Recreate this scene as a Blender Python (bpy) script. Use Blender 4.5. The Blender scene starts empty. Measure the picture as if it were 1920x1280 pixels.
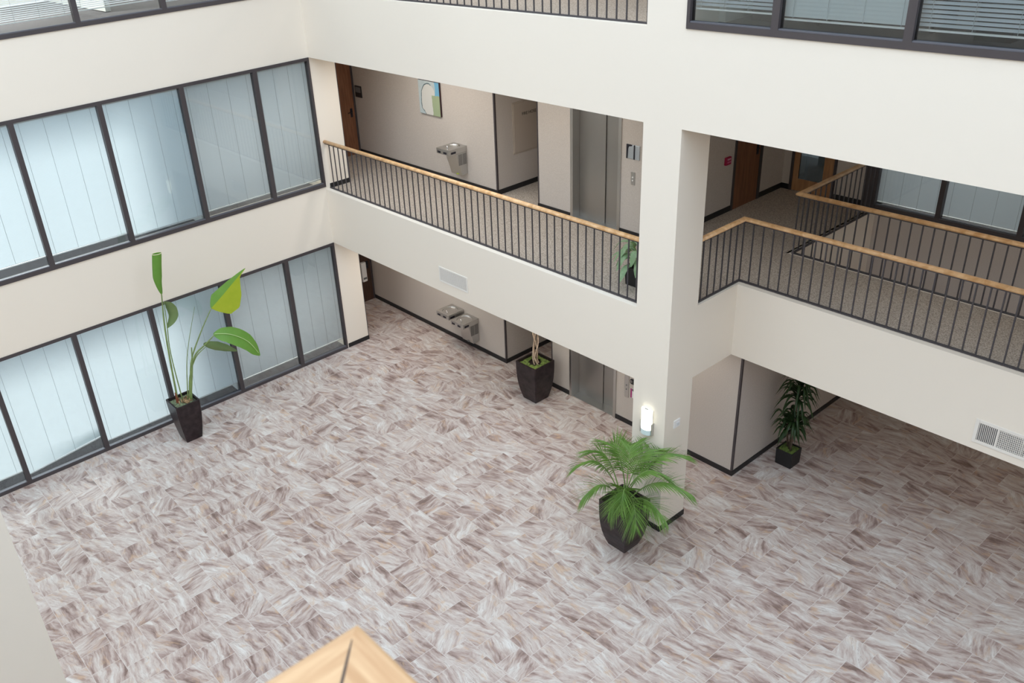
import bpy, bmesh, math, random
from mathutils import Vector, Matrix
from math import sin, cos, pi, radians

SC = bpy.context.scene
COL = SC.collection

# ------------------------------------------------------------------ camera
CAM_LOC = Vector((15.843, -9.330, 9.762))
YAW, PITCH, ROLL = -0.919, -0.492, -0.080
F_PX, SHX, SHY = 1665.8, 131.56, -0.87
_f = Vector((sin(YAW)*cos(PITCH), cos(YAW)*cos(PITCH), sin(PITCH)))
_r0 = Vector((cos(YAW), -sin(YAW), 0)); _u0 = _r0.cross(_f)
_r = cos(ROLL)*_r0 + sin(ROLL)*_u0
_u = -sin(ROLL)*_r0 + cos(ROLL)*_u0
cd = bpy.data.cameras.new('camera'); cam = bpy.data.objects.new('camera', cd); COL.objects.link(cam)
cam.matrix_world = Matrix(((_r.x, _u.x, -_f.x, CAM_LOC.x), (_r.y, _u.y, -_f.y, CAM_LOC.y), (_r.z, _u.z, -_f.z, CAM_LOC.z), (0, 0, 0, 1)))
cd.sensor_width = 36.0; cd.sensor_fit = 'HORIZONTAL'
cd.lens = F_PX/1920*36.0
cd.shift_x = SHX/1920; cd.shift_y = SHY/1920
cd.clip_start = 0.05; cd.clip_end = 200
cd.dof.use_dof = True; cd.dof.focus_distance = 16.0; cd.dof.aperture_fstop = 5.6
SC.camera = cam

# ------------------------------------------------------------------ light and exposure
SKY = 2.12
world = bpy.data.worlds.new('sky'); SC.world = world; world.use_nodes = True
wn = world.node_tree.nodes; wl = world.node_tree.links
for n in list(wn): wn.remove(n)
wo = wn.new('ShaderNodeOutputWorld'); bg = wn.new('ShaderNodeBackground')
bg.inputs['Color'].default_value = (0.73, 0.86, 1.0, 1); bg.inputs['Strength'].default_value = SKY
wl.new(bg.outputs[0], wo.inputs[0])
SC.view_settings.view_transform = 'Standard'; SC.view_settings.look = 'None'
SC.view_settings.exposure = 0.29; SC.view_settings.gamma = 1.0
SC.view_settings.use_curve_mapping = False
SC.cycles.max_bounces = 14; SC.cycles.diffuse_bounces = 8; SC.cycles.transparent_max_bounces = 16
SC.cycles.glossy_bounces = 4; SC.cycles.sample_clamp_indirect = 10.0

def ceiling_fill(x, y, z, sx, sy, power, color=(1, 0.965, 0.91)):
    ld = bpy.data.lights.new('ceiling_fill', 'AREA'); ld.shape = 'RECTANGLE'; ld.size = sx; ld.size_y = sy
    ld.energy = power; ld.color = color
    o = bpy.data.objects.new('ceiling_fill', ld); COL.objects.link(o); o.location = (x, y, z)
    return o
# low sun coming in through the outer windows of the left-hand offices
sd = bpy.data.lights.new('sun', 'SUN'); sd.energy = 3.2; sd.angle = radians(11); sd.color = (1.0, .99, .96)
sun = bpy.data.objects.new('sun', sd); COL.objects.link(sun)
sun.rotation_euler = Vector((cos(radians(4.5))*cos(radians(-9)), cos(radians(4.5))*sin(radians(-9)), -sin(radians(4.5)))).to_track_quat('-Z', 'Y').to_euler()
# unseen fill lights added to brighten the corridors and the offices behind glass
for a in ((1.2, 1.2, 2.60, 1.2, .3, 19), (5.2, 1.2, 2.60, 1.2, .3, 17), (7.9, 1.4, 2.60, 1.2, .3, 6),
          (2.0, .9, 6.54, 2.4, .3, 30), (5.2, .8, 6.54, 2.4, .3, 19), (11.5, 2.4, 6.54, 1.2, .3, 5),
          (4.5, 2.2, 10.4, 2.4, .3, 30), (13, 4.5, 2.60, 1.2, .3, 4), (12, 3.0, 10.4, 2.4, .6, 25), (-2.6, -5.5, 10.4, .6, 2.4, 260), (-2.6, -1.4, 10.4, .6, 1.6, 90), (10.5, 7.4, 6.5, 2.4, .6, 45), (-2.4, -1.3, 2.60, 1.2, .6, 90), (-2.4, -1.3, 6.54, 1.2, .6, 90)):
    ceiling_fill(*a)

# ------------------------------------------------------------------ levels and plan
A1, H2, C2, H3, C3 = 2.635, 3.85, 6.571, 7.786, 10.5
XL, XR, YC, YD = 8.371, 8.985, 0.622, 1.605
Y1, Y2 = 2.049, 2.055          # corridor back wall, ground floor and second floor
XE1, XE2, YF = 8.937, 7.076, 5.80
LEDGE = 0.118

# ------------------------------------------------------------------ helpers
class MB:
    """collects faces of one mesh"""
    def __init__(s): s.v = []; s.f = []
    def add(s, vs, fs):
        b = len(s.v); s.v += [tuple(v) for v in vs]; s.f += [tuple(b+i for i in f) for f in fs]; return s
    def box(s, x0, y0, z0, x1, y1, z1):
        vs = [(x0,y0,z0),(x1,y0,z0),(x1,y1,z0),(x0,y1,z0),(x0,y0,z1),(x1,y0,z1),(x1,y1,z1),(x0,y1,z1)]
        return s.add(vs, [(0,3,2,1),(4,5,6,7),(0,1,5,4),(1,2,6,5),(2,3,7,6),(3,0,4,7)])
    def tube(s, pts, rad, n=8, cap=True):
        pts = [Vector(p) for p in pts]; rings = []
        for i, p in enumerate(pts):
            d = (pts[min(i+1, len(pts)-1)] - pts[max(i-1, 0)]).normalized()
            ref = Vector((0,0,1)) if abs(d.z) < .9 else Vector((1,0,0))
            a = d.cross(ref).normalized(); b = d.cross(a)
            r = rad[i] if isinstance(rad, (list, tuple)) else rad
            rings.append([p + a*(r*cos(2*pi*k/n)) + b*(r*sin(2*pi*k/n)) for k in range(n)])
        vs = [v for R in rings for v in R]; fs = []
        for i in range(len(pts)-1):
            for k in range(n):
                fs.append((i*n+k, (i+1)*n+k, (i+1)*n+(k+1)%n, i*n+(k+1)%n))
        if cap: fs.append(tuple(range(n))); fs.append(tuple((len(pts)-1)*n+k for k in reversed(range(n))))
        return s.add(vs, fs)
    def prism(s, poly, axis, a, b):
        """extrude a closed 2D outline along an axis ('x','y','z') from a to b"""
        def P(q, t):
            return (t, q[0], q[1]) if axis == 'x' else (q[0], t, q[1]) if axis == 'y' else (q[0], q[1], t)
        n = len(poly); vs = [P(q, a) for q in poly] + [P(q, b) for q in poly]
        fs = [tuple(reversed(range(n))), tuple(range(n, 2*n))] + [(i, (i+1)%n, n+(i+1)%n, n+i) for i in range(n)]
        return s.add(vs, fs)
    def rings(s, rings, cap0=True, cap1=True):
        n = len(rings[0]); vs = [v for R in rings for v in R]; fs = []
        for i in range(len(rings)-1):
            for k in range(n): fs.append((i*n+k, i*n+(k+1)%n, (i+1)*n+(k+1)%n, (i+1)*n+k))
        if cap0: fs.append(tuple(reversed(range(n))))
        if cap1: fs.append(tuple((len(rings)-1)*n+k for k in range(n)))
        return s.add(vs, fs)
    def build(s, name, mat, parent=None, loc=(0,0,0), bevel=0, smooth=False, seg=2):
        me = bpy.data.meshes.new(name); me.from_pydata(s.v, [], s.f)
        bm = bmesh.new(); bm.from_mesh(me); bmesh.ops.recalc_face_normals(bm, faces=bm.faces); bm.to_mesh(me); bm.free()
        if mat: me.materials.append(mat)
        if smooth:
            for p in me.polygons: p.use_smooth = True
        o = bpy.data.objects.new(name, me); COL.objects.link(o); o.location = loc
        if parent: o.parent = parent
        if bevel:
            md = o.modifiers.new('edge', 'BEVEL'); md.width = bevel; md.segments = seg; md.limit_method = 'ANGLE'; md.angle_limit = radians(35)
        return o

def thing(name, label, cat, loc=(0,0,0), rz=0, group=None):
    o = bpy.data.objects.new(name, None); COL.objects.link(o); o.location = loc; o.rotation_euler = (0,0,rz)
    o.empty_display_size = .1
    o['label'] = label; o['category'] = cat
    if group: o['group'] = group
    return o
def struct_root(name, loc=(0,0,0), rz=0, label=None, cat=None):
    o = bpy.data.objects.new(name, None); COL.objects.link(o); o.location = loc; o.rotation_euler = (0,0,rz); o['kind'] = 'structure'
    if label: o['label'] = label
    if cat: o['category'] = cat
    return o
def tag(o, label, cat, group=None):
    o['label'] = label; o['category'] = cat
    if group: o['group'] = group
    return o
def struct(name, mb, mat, label=None, cat=None, **k):
    o = mb.build(name, mat, **k); o['kind'] = 'structure'
    if label: o['label'] = label
    if cat: o['category'] = cat
    return o
def B(*a): return MB().box(*a)

# ------------------------------------------------------------------ materials
def mat(name):
    m = bpy.data.materials.new(name); m.use_nodes = True
    return m, m.node_tree.nodes, m.node_tree.links, m.node_tree.nodes['Principled BSDF']
def simple(name, col, rough=.5, metal=0, spec=None, noise=None, bump=None, trans=0):
    m, N, L, p = mat(name)
    p.inputs['Base Color'].default_value = (*col, 1); p.inputs['Roughness'].default_value = rough; p.inputs['Metallic'].default_value = metal
    if spec is not None: p.inputs['Specular IOR Level'].default_value = spec
    if noise or bump:
        tc = N.new('ShaderNodeTexCoord'); nt = N.new('ShaderNodeTexNoise'); L.new(tc.outputs['Object'], nt.inputs['Vector'])
        nt.inputs['Scale'].default_value = (noise or bump)[0]; nt.inputs['Detail'].default_value = 5
        if noise:
            mx = N.new('ShaderNodeMix'); mx.data_type = 'RGBA'; k = noise[1]
            mx.inputs[6].default_value = (*[c*(1-k) for c in col], 1); mx.inputs[7].default_value = (*[min(1, c*(1+k)) for c in col], 1)
            rp = N.new('ShaderNodeMapRange'); rp.inputs[1].default_value = .3; rp.inputs[2].default_value = .7
            L.new(nt.outputs[0], rp.inputs[0]); L.new(rp.outputs[0], mx.inputs[0]); L.new(mx.outputs[2], p.inputs['Base Color'])
        if bump:
            bp = N.new('ShaderNodeBump'); bp.inputs['Strength'].default_value = bump[1]; bp.inputs['Distance'].default_value = .004
            L.new(nt.outputs[0], bp.inputs['Height']); L.new(bp.outputs[0], p.inputs['Normal'])
    return m

def floor_tiles():
    m, N, L, p = mat('stone_look_porcelain_tile')
    def math_(op, a=None, b=None, c=None):
        n = N.new('ShaderNodeMath'); n.operation = op
        for i, q in enumerate((a, b, c)):
            if q is None: continue
            if isinstance(q, (int, float)): n.inputs[i].default_value = q
            else: L.new(q, n.inputs[i])
        return n.outputs[0]
    tc = N.new('ShaderNodeTexCoord'); sx = N.new('ShaderNodeSeparateXYZ'); L.new(tc.outputs['Object'], sx.inputs[0])
    PX, PY = 0.42, 0.432
    ry = math_('DIVIDE', math_('SUBTRACT', sx.outputs['Y'], 0.57-PY*40), PY)
    row = math_('FLOOR', ry); fy = math_('FRACT', ry)
    off = math_('MULTIPLY', math_('MODULO', row, 2.0), 0.5)
    rx = math_('ADD', math_('DIVIDE', math_('SUBTRACT', sx.outputs['X'], 9.61-PX*60), PX), off)
    colm = math_('FLOOR', rx); fx = math_('FRACT', rx)
    cid = N.new('ShaderNodeCombineXYZ'); L.new(colm, cid.inputs[0]); L.new(row, cid.inputs[1])
    wn_ = N.new('ShaderNodeTexWhiteNoise'); wn_.noise_dimensions = '2D'; L.new(cid.outputs[0], wn_.inputs['Vector'])
    sc = N.new('ShaderNodeSeparateColor'); L.new(wn_.outputs['Color'], sc.inputs[0])
    # local tile coordinates turned by a per-tile angle
    lx = math_('MULTIPLY', math_('SUBTRACT', fx, .5), PX); ly = math_('MULTIPLY', math_('SUBTRACT', fy, .5), PY)
    lv = N.new('ShaderNodeCombineXYZ'); L.new(lx, lv.inputs[0]); L.new(ly, lv.inputs[1])
    turn = math_('GREATER_THAN', sc.outputs[0], .90)
    ang = math_('ADD', math_('MULTIPLY', turn, 1.25), math_('MULTIPLY', math_('SUBTRACT', sc.outputs[1], .5), .9))
    ang = math_('SUBTRACT', ang, .12)
    rot = N.new('ShaderNodeVectorRotate'); rot.rotation_type = 'Z_AXIS'; L.new(lv.outputs[0], rot.inputs['Vector']); L.new(ang, rot.inputs['Angle'])
    shf = N.new('ShaderNodeVectorMath'); shf.operation = 'MULTIPLY_ADD'; L.new(wn_.outputs['Color'], shf.inputs[0]); shf.inputs[1].default_value = (37, 53, 0); L.new(rot.outputs[0], shf.inputs[2])
    # gentle warp
    wp = N.new('ShaderNodeTexNoise'); wp.inputs['Scale'].default_value = 4.5; wp.inputs['Detail'].default_value = 3; L.new(shf.outputs[0], wp.inputs['Vector'])
    wv = N.new('ShaderNodeVectorMath'); wv.operation = 'MULTIPLY_ADD'; L.new(wp.outputs['Color'], wv.inputs[0]); wv.inputs[1].default_value = (.10, .12, 0); L.new(shf.outputs[0], wv.inputs[2])
    def veins(scale, sx_, sy_, detail, dist):
        mp = N.new('ShaderNodeMapping'); mp.inputs['Scale'].default_value = (sx_, sy_, 1); L.new(wv.outputs[0], mp.inputs['Vector'])
        nt = N.new('ShaderNodeTexNoise'); nt.inputs['Scale'].default_value = scale; nt.inputs['Detail'].default_value = detail
        nt.inputs['Roughness'].default_value = .62; nt.inputs['Distortion'].default_value = dist; L.new(mp.outputs[0], nt.inputs['Vector']); return nt.outputs[0]
    v1 = veins(2.0, .9, 2.9, 9, .5); v2 = veins(3.2, .7, 5.0, 9, .35); v3 = veins(3.0, 1.0, 2.2, 7, .9); v4 = veins(2.4, .55, 6.5, 6, .5)
    cr = N.new('ShaderNodeValToRGB'); e = cr.color_ramp.elements
    e[0].position = .36; e[0].color = (.20, .135, .115, 1); e[1].position = .73; e[1].color = (.80, .79, .78, 1)
    for pos, c in ((.44, (.37, .275, .245)), (.51, (.53, .445, .405)), (.58, (.62, .57, .53)), (.65, (.70, .67, .64))):
        q = e.new(pos); q.color = (*c, 1)
    mixv = math_('ADD', math_('MULTIPLY', v1, .6), math_('MULTIPLY', v2, .4))
    mixv = math_('ADD', mixv, math_('MULTIPLY', math_('SUBTRACT', sc.outputs[2], .46), .06))
    L.new(mixv, cr.inputs[0])
    # rusty tan blotches
    tan0 = N.new('ShaderNodeMix'); tan0.data_type = 'RGBA'
    tm = N.new('ShaderNodeMapRange'); tm.inputs[1].default_value = .555; tm.inputs[2].default_value = .68; tm.inputs[4].default_value = .62; L.new(v3, tm.inputs[0])
    L.new(tm.outputs[0], tan0.inputs[0]); L.new(cr.outputs[0], tan0.inputs[6]); tan0.inputs[7].default_value = (.58, .39, .25, 1)
    # thin brown veins
    rg = math_('ABSOLUTE', math_('SUBTRACT', v4, .47))
    vm = N.new('ShaderNodeMapRange'); vm.inputs[1].default_value = .0; vm.inputs[2].default_value = .022; vm.inputs[3].default_value = .62; vm.inputs[4].default_value = 0; L.new(rg, vm.inputs[0])
    gate = N.new('ShaderNodeMapRange'); gate.inputs[1].default_value = .46; gate.inputs[2].default_value = .56; L.new(v1, gate.inputs[0])
    tan = N.new('ShaderNodeMix'); tan.data_type = 'RGBA'; L.new(math_('MULTIPLY', vm.outputs[0], gate.outputs[0]), tan.inputs[0]); L.new(tan0.outputs[2], tan.inputs[6]); tan.inputs[7].default_value = (.30, .21, .175, 1)
    # grout
    gx = math_('MINIMUM', fx, math_('SUBTRACT', 1.0, fx)); gy = math_('MINIMUM', fy, math_('SUBTRACT', 1.0, fy))
    g = math_('LESS_THAN', math_('MINIMUM', gx, gy), .0085)
    gm = N.new('ShaderNodeMix'); gm.data_type = 'RGBA'; L.new(g, gm.inputs[0]); L.new(tan.outputs[2], gm.inputs[6]); gm.inputs[7].default_value = (.61, .555, .52, 1)
    L.new(gm.outputs[2], p.inputs['Base Color']); p.inputs['Roughness'].default_value = .42; p.inputs['Specular IOR Level'].default_value = .35
    return m

def wallpaper():
    m, N, L, p = mat('woven_taupe_wallcovering')
    tc = N.new('ShaderNodeTexCoord'); mp = N.new('ShaderNodeMapping'); mp.inputs['Scale'].default_value = (60, 60, 240); L.new(tc.outputs['Object'], mp.inputs[0])
    nt = N.new('ShaderNodeTexNoise'); nt.inputs['Scale'].default_value = 1.0; nt.inputs['Detail'].default_value = 4; L.new(mp.outputs[0], nt.inputs['Vector'])
    cr = N.new('ShaderNodeValToRGB'); e = cr.color_ramp.elements
    e[0].position = .35; e[0].color = (.485, .435, .395, 1); e[1].position = .68; e[1].color = (.60, .55, .505, 1)
    L.new(nt.outputs[0], cr.inputs[0]); L.new(cr.outputs[0], p.inputs['Base Color']); p.inputs['Roughness'].default_value = .8; p.inputs['Specular IOR Level'].default_value = .2
    return m

def carpet():
    m, N, L, p = mat('speckled_taupe_carpet')
    tc = N.new('ShaderNodeTexCoord'); nt = N.new('ShaderNodeTexNoise'); nt.inputs['Scale'].default_value = 55; nt.inputs['Detail'].default_value = 6; L.new(tc.outputs['Object'], nt.inputs['Vector'])
    vo = N.new('ShaderNodeTexVoronoi'); vo.inputs['Scale'].default_value = 60; L.new(tc.outputs['Object'], vo.inputs['Vector'])
    ad = N.new('ShaderNodeMath'); ad.operation = 'MULTIPLY_ADD'; L.new(vo.outputs['Distance'], ad.inputs[0]); ad.inputs[1].default_value = .25; L.new(nt.outputs[0], ad.inputs[2])
    cr = N.new('ShaderNodeValToRGB'); e = cr.color_ramp.elements
    e[0].position = .40; e[0].color = (.23, .195, .16, 1); e[1].position = .78; e[1].color = (.56, .49, .42, 1)
    L.new(ad.outputs[0], cr.inputs[0]); L.new(cr.outputs[0], p.inputs['Base Color']); p.inputs['Roughness'].default_value = .95; p.inputs['Specular IOR Level'].default_value = .1
    bp = N.new('ShaderNodeBump'); bp.inputs['Strength'].default_value = .4; bp.inputs['Distance'].default_value = .01; L.new(nt.outputs[0], bp.inputs['Height']); L.new(bp.outputs[0], p.inputs['Normal'])
    return m

def wood(name, c0, c1, scale=(3, 3, 3), ring=2.0, rough=.4, streak=None):
    m, N, L, p = mat(name)
    tc = N.new('ShaderNodeTexCoord'); mp = N.new('ShaderNodeMapping'); mp.inputs['Scale'].default_value = scale; L.new(tc.outputs['Object'], mp.inputs[0])
    nt = N.new('ShaderNodeTexNoise'); nt.inputs['Scale'].default_value = ring; nt.inputs['Detail'].default_value = 6; nt.inputs['Distortion'].default_value = .5; L.new(mp.outputs[0], nt.inputs['Vector'])
    cr = N.new('ShaderNodeValToRGB'); e = cr.color_ramp.elements
    e[0].position = .33; e[0].color = (*c0, 1); e[1].position = .68; e[1].color = (*c1, 1)
    L.new(nt.outputs[0], cr.inputs[0]); L.new(cr.outputs[0], p.inputs['Base Color']); p.inputs['Roughness'].default_value = rough
    return m

def steel(name='brushed_stainless_steel', col=(.56, .555, .54), rough=.34):
    m, N, L, p = mat(name)
    tc = N.new('ShaderNodeTexCoord'); mp = N.new('ShaderNodeMapping'); mp.inputs['Scale'].default_value = (8, 8, 300); L.new(tc.outputs['Object'], mp.inputs[0])
    nt = N.new('ShaderNodeTexNoise'); nt.inputs['Scale'].default_value = 1; L.new(mp.outputs[0], nt.inputs['Vector'])
    rr = N.new('ShaderNodeMapRange'); rr.inputs[3].default_value = rough-.06; rr.inputs[4].default_value = rough+.08; L.new(nt.outputs[0], rr.inputs[0]); L.new(rr.outputs[0], p.inputs['Roughness'])
    p.inputs['Base Color'].default_value = (*col, 1); p.inputs['Metallic'].default_value = 1
    return m

def glass(name, tint=(.93, .965, .975), f=1.0):
    m, N, L, p = mat(name); N.remove(p); out = N['Material Output']
    tr = N.new('ShaderNodeBsdfTransparent'); tr.inputs[0].default_value = (*tint, 1)
    gl = N.new('ShaderNodeBsdfGlossy'); gl.inputs['Roughness'].default_value = .02
    fr = N.new('ShaderNodeFresnel'); fr.inputs['IOR'].default_value = 1.5
    ml = N.new('ShaderNodeMath'); ml.operation = 'MULTIPLY'; L.new(fr.outputs[0], ml.inputs[0]); ml.inputs[1].default_value = f
    mx = N.new('ShaderNodeMixShader'); L.new(ml.outputs[0], mx.inputs[0]); L.new(tr.outputs[0], mx.inputs[1]); L.new(gl.outputs[0], mx.inputs[2]); L.new(mx.outputs[0], out.inputs[0])
    return m

def translucent(name, col, t=.4, rough=.5, ramp=None):
    m, N, L, p = mat(name); out = N['Material Output']
    p.inputs['Base Color'].default_value = (*col, 1); p.inputs['Roughness'].default_value = rough; p.inputs['Specular IOR Level'].default_value = .3
    tl = N.new('ShaderNodeBsdfTranslucent'); tl.inputs[0].default_value = (*col, 1)
    if ramp:
        tc = N.new('ShaderNodeTexCoord'); nt = N.new('ShaderNodeTexNoise'); nt.inputs['Scale'].default_value = ramp[0]; nt.inputs['Detail'].default_value = 4; L.new(tc.outputs['Object'], nt.inputs['Vector'])
        mx = N.new('ShaderNodeMix'); mx.data_type = 'RGBA'; mx.inputs[6].default_value = (*ramp[1], 1); mx.inputs[7].default_value = (*ramp[2], 1)
        L.new(nt.outputs[0], mx.inputs[0]); L.new(mx.outputs[2], p.inputs['Base Color']); L.new(mx.outputs[2], tl.inputs[0])
    mx = N.new('ShaderNodeMixShader'); mx.inputs[0].default_value = t; L.new(p.outputs[0], mx.inputs[1]); L.new(tl.outputs[0], mx.inputs[2]); L.new(mx.outputs[0], out.inputs[0])
    return m

def emit(name, col, s):
    m, N, L, p = mat(name); p.inputs['Base Color'].default_value = (*col, 1)
    p.inputs['Emission Color'].default_value = (*col, 1); p.inputs['Emission Strength'].default_value = s; p.inputs['Roughness'].default_value = .3
    return m

M_CREAM = simple('cream_wall_paint', (.825, .76, .668), .75, spec=.2, bump=(220, .05))
M_CEIL = simple('white_ceiling_paint', (.82, .80, .76), .85)
M_PAPER = wallpaper(); M_FLOOR = floor_tiles(); M_CARPET = carpet()
M_BASE = simple('black_vinyl_base', (.012, .012, .014), .45)
M_BRONZE = simple('dark_bronze_aluminium', (.075, .065, .07), .4, metal=.3)
M_SILLM = simple('grey_anodised_sill', (.13, .13, .15), .6, metal=.2)
M_IRON = simple('dark_painted_steel', (.055, .05, .056), .5, noise=(30, .1))
M_OAK = wood('honey_oak', (.60, .33, .14), (.85, .56, .30), (2, 2, 2), 5.0, .35)
M_OAKBIG = wood('honey_oak_close', (.43, .235, .105), (.57, .36, .19), (22, 2.0, 22), 3.0, .45)
M_OAKBIG2 = wood('honey_oak_close_turned', (.43, .235, .105), (.57, .36, .19), (2.0, 22, 22), 3.0, .45)
M_SEAM = simple('dark_glue_seam', (.05, .035, .03), .8)
M_DOOR = wood('brown_veneer', (.155, .062, .030), (.25, .11, .056), (14, 14, 1.2), 1.5, .4)
M_DOOR2 = wood('orange_oak_veneer', (.33, .165, .075), (.47, .26, .125), (14, 14, 1.2), 1.5, .4)
M_DARKDOOR = wood('dark_walnut_veneer', (.045, .022, .015), (.085, .042, .028), (14, 14, 1.2), 1.5, .4)
M_STEEL = steel(); M_STEELD = steel('elevator_door_steel', (.42, .41, .395), .38)
M_CHROME = simple('polished_chrome', (.8, .8, .8), .12, metal=1)
M_GLASS = glass('window_glass'); M_DGLASS = glass('dark_door_glass', (.25, .28, .3))
M_SLAT = translucent('white_blind_slat', (.84, .89, .90), .42)
M_SLATSHADE = translucent('blind_slat_painted_shade', (.80, .83, .86), .25)  # white slats again, shade of the dimmer bays put into the colour
M_CORD = simple('blind_cord', (.50, .52, .54), .7)
M_WHITEPL = simple('white_plastic', (.85, .85, .84), .4)
M_BLACKPL = simple('black_plastic', (.015, .015, .017), .4)
M_PLATE = simple('white_grille_paint', (.80, .765, .71), .5)
M_DUCT = simple('dark_duct', (.06, .06, .07), .8)
M_POT = simple('glossy_dark_stone_resin', (.024, .015, .017), .33, spec=.35, noise=(9, .6))
M_POTB = simple('black_matte_planter', (.012, .012, .013), .5, bump=(90, .4))
M_MOSS = simple('sheet_moss', (.12, .17, .035), .95, noise=(25, .6), bump=(70, 1.0))
M_MOSSG = simple('grey_green_moss', (.17, .21, .12), .95, noise=(25, .5), bump=(70, 1.0))
M_SOIL = simple('dark_soil', (.02, .015, .012), .95, noise=(40, .5))
M_BARK = simple('pale_braided_cane', (.50, .38, .28), .7, noise=(20, .25))
M_ROOT = simple('fibrous_root_base', (.38, .25, .13), .9, noise=(30, .4))
M_PALM = translucent('palm_leaflet_green', (.10, .25, .04), .25, .4, (6, (.05, .15, .022), (.27, .42, .10)))
M_PALMST = simple('palm_stalk_green', (.17, .27, .07), .5)
M_BIRD = translucent('paddle_leaf_green', (.14, .33, .05), .3, .35, (4, (.13, .30, .045), (.21, .42, .08)))
M_BIRDY = translucent('yellow_green_leaf', (.42, .52, .03), .35, .35, (6, (.36, .48, .03), (.50, .58, .05)))
M_BIRDD = translucent('dull_green_leaf', (.15, .22, .09), .2, .5, (5, (.12, .19, .07), (.19, .27, .11)))
M_BSTALK = simple('paddle_leaf_stalk', (.19, .27, .09), .5, noise=(8, .2))
M_BSTALKR = simple('reddish_stalk_base', (.20, .06, .03), .5)
M_EDGE = simple('pale_leaf_edge', (.72, .66, .45), .6)
M_DRAC = translucent('dark_strap_leaf', (.022, .055, .018), .15, .3, (5, (.014, .036, .014), (.04, .085, .025)))
M_DCANE = simple('grey_brown_cane', (.10, .075, .05), .8, noise=(25, .3))
M_AGLA = translucent('silvery_variegated_leaf', (.22, .38, .20), .2, .35, (14, (.12, .27, .10), (.42, .55, .36)))
M_RED = simple('red_pull_station', (.36, .005, .06), .35)
M_LAMP = emit('lit_opal_glass', (1.0, 1.0, .84), 1.5)
M_OPAL = simple('opal_glass_unlit_tip', (.70, .84, .86), .2)
M_ROOMW = simple('pale_room_paint', (.72, .74, .70), .85)
M_ROOMC = simple('dark_grey_room_carpet', (.085, .08, .085), .95, noise=(60, .4))
M_DESK = simple('dark_laminate', (.045, .04, .045), .5)
M_GREYPL = simple('grey_plaque', (.16, .165, .17), .5)
M_SIGNRED = simple('magenta_notice_print', (.38, .03, .18), .5)
M_INK = simple('black_lettering', (.01, .01, .01), .6)
M_CABD = simple('taupe_painted_metal_door', (.47, .405, .345), .5)
M_MIRROR = simple('polished_relief_steel', (.62, .68, .74), .40, metal=1)
M_DARKREL = simple('dark_relief_steel', (.05, .05, .065), .3, metal=.8)

# ------------------------------------------------------------------ the building shell
struct('floor', B(-6, -16, -.25, 31, 11, 0), M_FLOOR)
# left side: solid bands between the window rows, the pier, the rooms behind
struct('wall_left_band', B(-.32, -12, A1, 0, 0, 3.906), M_CREAM)
struct('wall_left_upper_band', B(-.32, -12, C2, 0, 0, 7.798), M_CREAM)
struct('wall_left_pier', B(-1.70, 0, 0, 0, .602, A1), M_CREAM)
struct('wall_left_upper_pier', B(-2.05, .0, H2, 0, .602, C2), M_CREAM)
struct('wall_left_top_pier', B(-2.05, 0, H3, 0, .602, C3), M_CREAM)
for nm, z in (('floor_left_offices', A1), ('floor_left_upper_offices', C2)):
    struct(nm, B(-5.2, -12, z, -.32, 0, z+1.2), M_ROOMC)
struct('ceiling_left_offices', B(-5.2, -12, C3, 0, 0, C3+.3), M_CEIL)
struct('floor_left_ground_offices', B(-5.2, -12, 0, -.10, 0, .008), M_ROOMC)
struct('wall_left_office_partition', B(-5.2, -2.78, 0, -.16, -2.70, A1), M_ROOMW)
struct('wall_left_upper_office_partition', B(-5.2, -2.78, A1+1.2, -.16, -2.70, C2), M_ROOMW)
struct('wall_left_office_rear', B(-5.3, -2.74, 0, -5.2, .0, C3), M_ROOMW)
struct('wall_left_top_office_rear', B(-5.3, -12, H3, -5.2, -2.74, C3), M_ROOMW)
struct('wall_left_top_partition', B(-5.2, -3.2, H3, -1.6, -3.1, C3), M_ROOMW)
struct('wall_left_office_side', B(-5.2, -.02, 0, -2.0, .06, C3), M_ROOMW)
struct('wall_left_office_far_side', B(-5.2, -12.1, 0, -.1, -12, C3), M_ROOMW)

# upper floor slabs with their fascias: solid cream edge, carpet on top
def slab(name, boxes, top):
    m = MB()
    for (x0, y0, x1, y1) in boxes: m.box(x0, y0, top-1.215, x1, y1, top-.012)
    return struct(name, m, M_CREAM)
slab('wall_balcony_fascia', [(-5.2, 0, XL, 9), (XL, YC, 8.94, 9), (8.94, 5.81, 30, 9)], H2)
slab('wall_recessed_balcony_fascia', [(8.94, YD, 30, 3.19)], H2)
struct('wall_column_return', B(8.70, YC, A1, XR, YD+.02, H2-.012), M_CREAM)
slab('wall_top_fascia', [(-5.2, 0, XL, 9), (XL, YC, 8.98, 9), (8.98, .3, 30, 9)], H3)
struct('wall_right_upper_band', B(XR, 0, C2, 30, .30, 7.80), M_CREAM)
# carpets stop behind the ledge that carries the rail
c2 = MB()
for b in ((-1.645, LEDGE-.03, XL, 7.8), (XL, YC, XR-LEDGE+.03, 7.8), (XR-LEDGE+.03, YD+LEDGE-.03, 30, 3.19-.09)):
    c2.box(b[0], b[1], H2-.012, b[2], b[3], H2)
struct('floor_balcony_carpet', c2, M_CARPET)
c3 = MB(); c3.box(-2.12, LEDGE-.03, H3-.012, XL, 7.8, H3); c3.box(XL, YC, H3-.012, 9.0, 7.8, H3)
struct('floor_top_carpet', c3, M_CARPET)
struct('floor_right_office_carpet', B(9.0, .30, H3-.012, 30, 7.8, H3), M_ROOMC)
ledge = MB(); ledge.box(0, 0, H2-.012, XL, LEDGE-.03, H2); ledge.box(XR-LEDGE+.03, YC, H2-.012, XR, YD+.085, H2); ledge.box(XR, YD, H2-.012, 30, YD+LEDGE-.03, H2)
struct('trim_balcony_ledge', ledge, M_CREAM)
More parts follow.
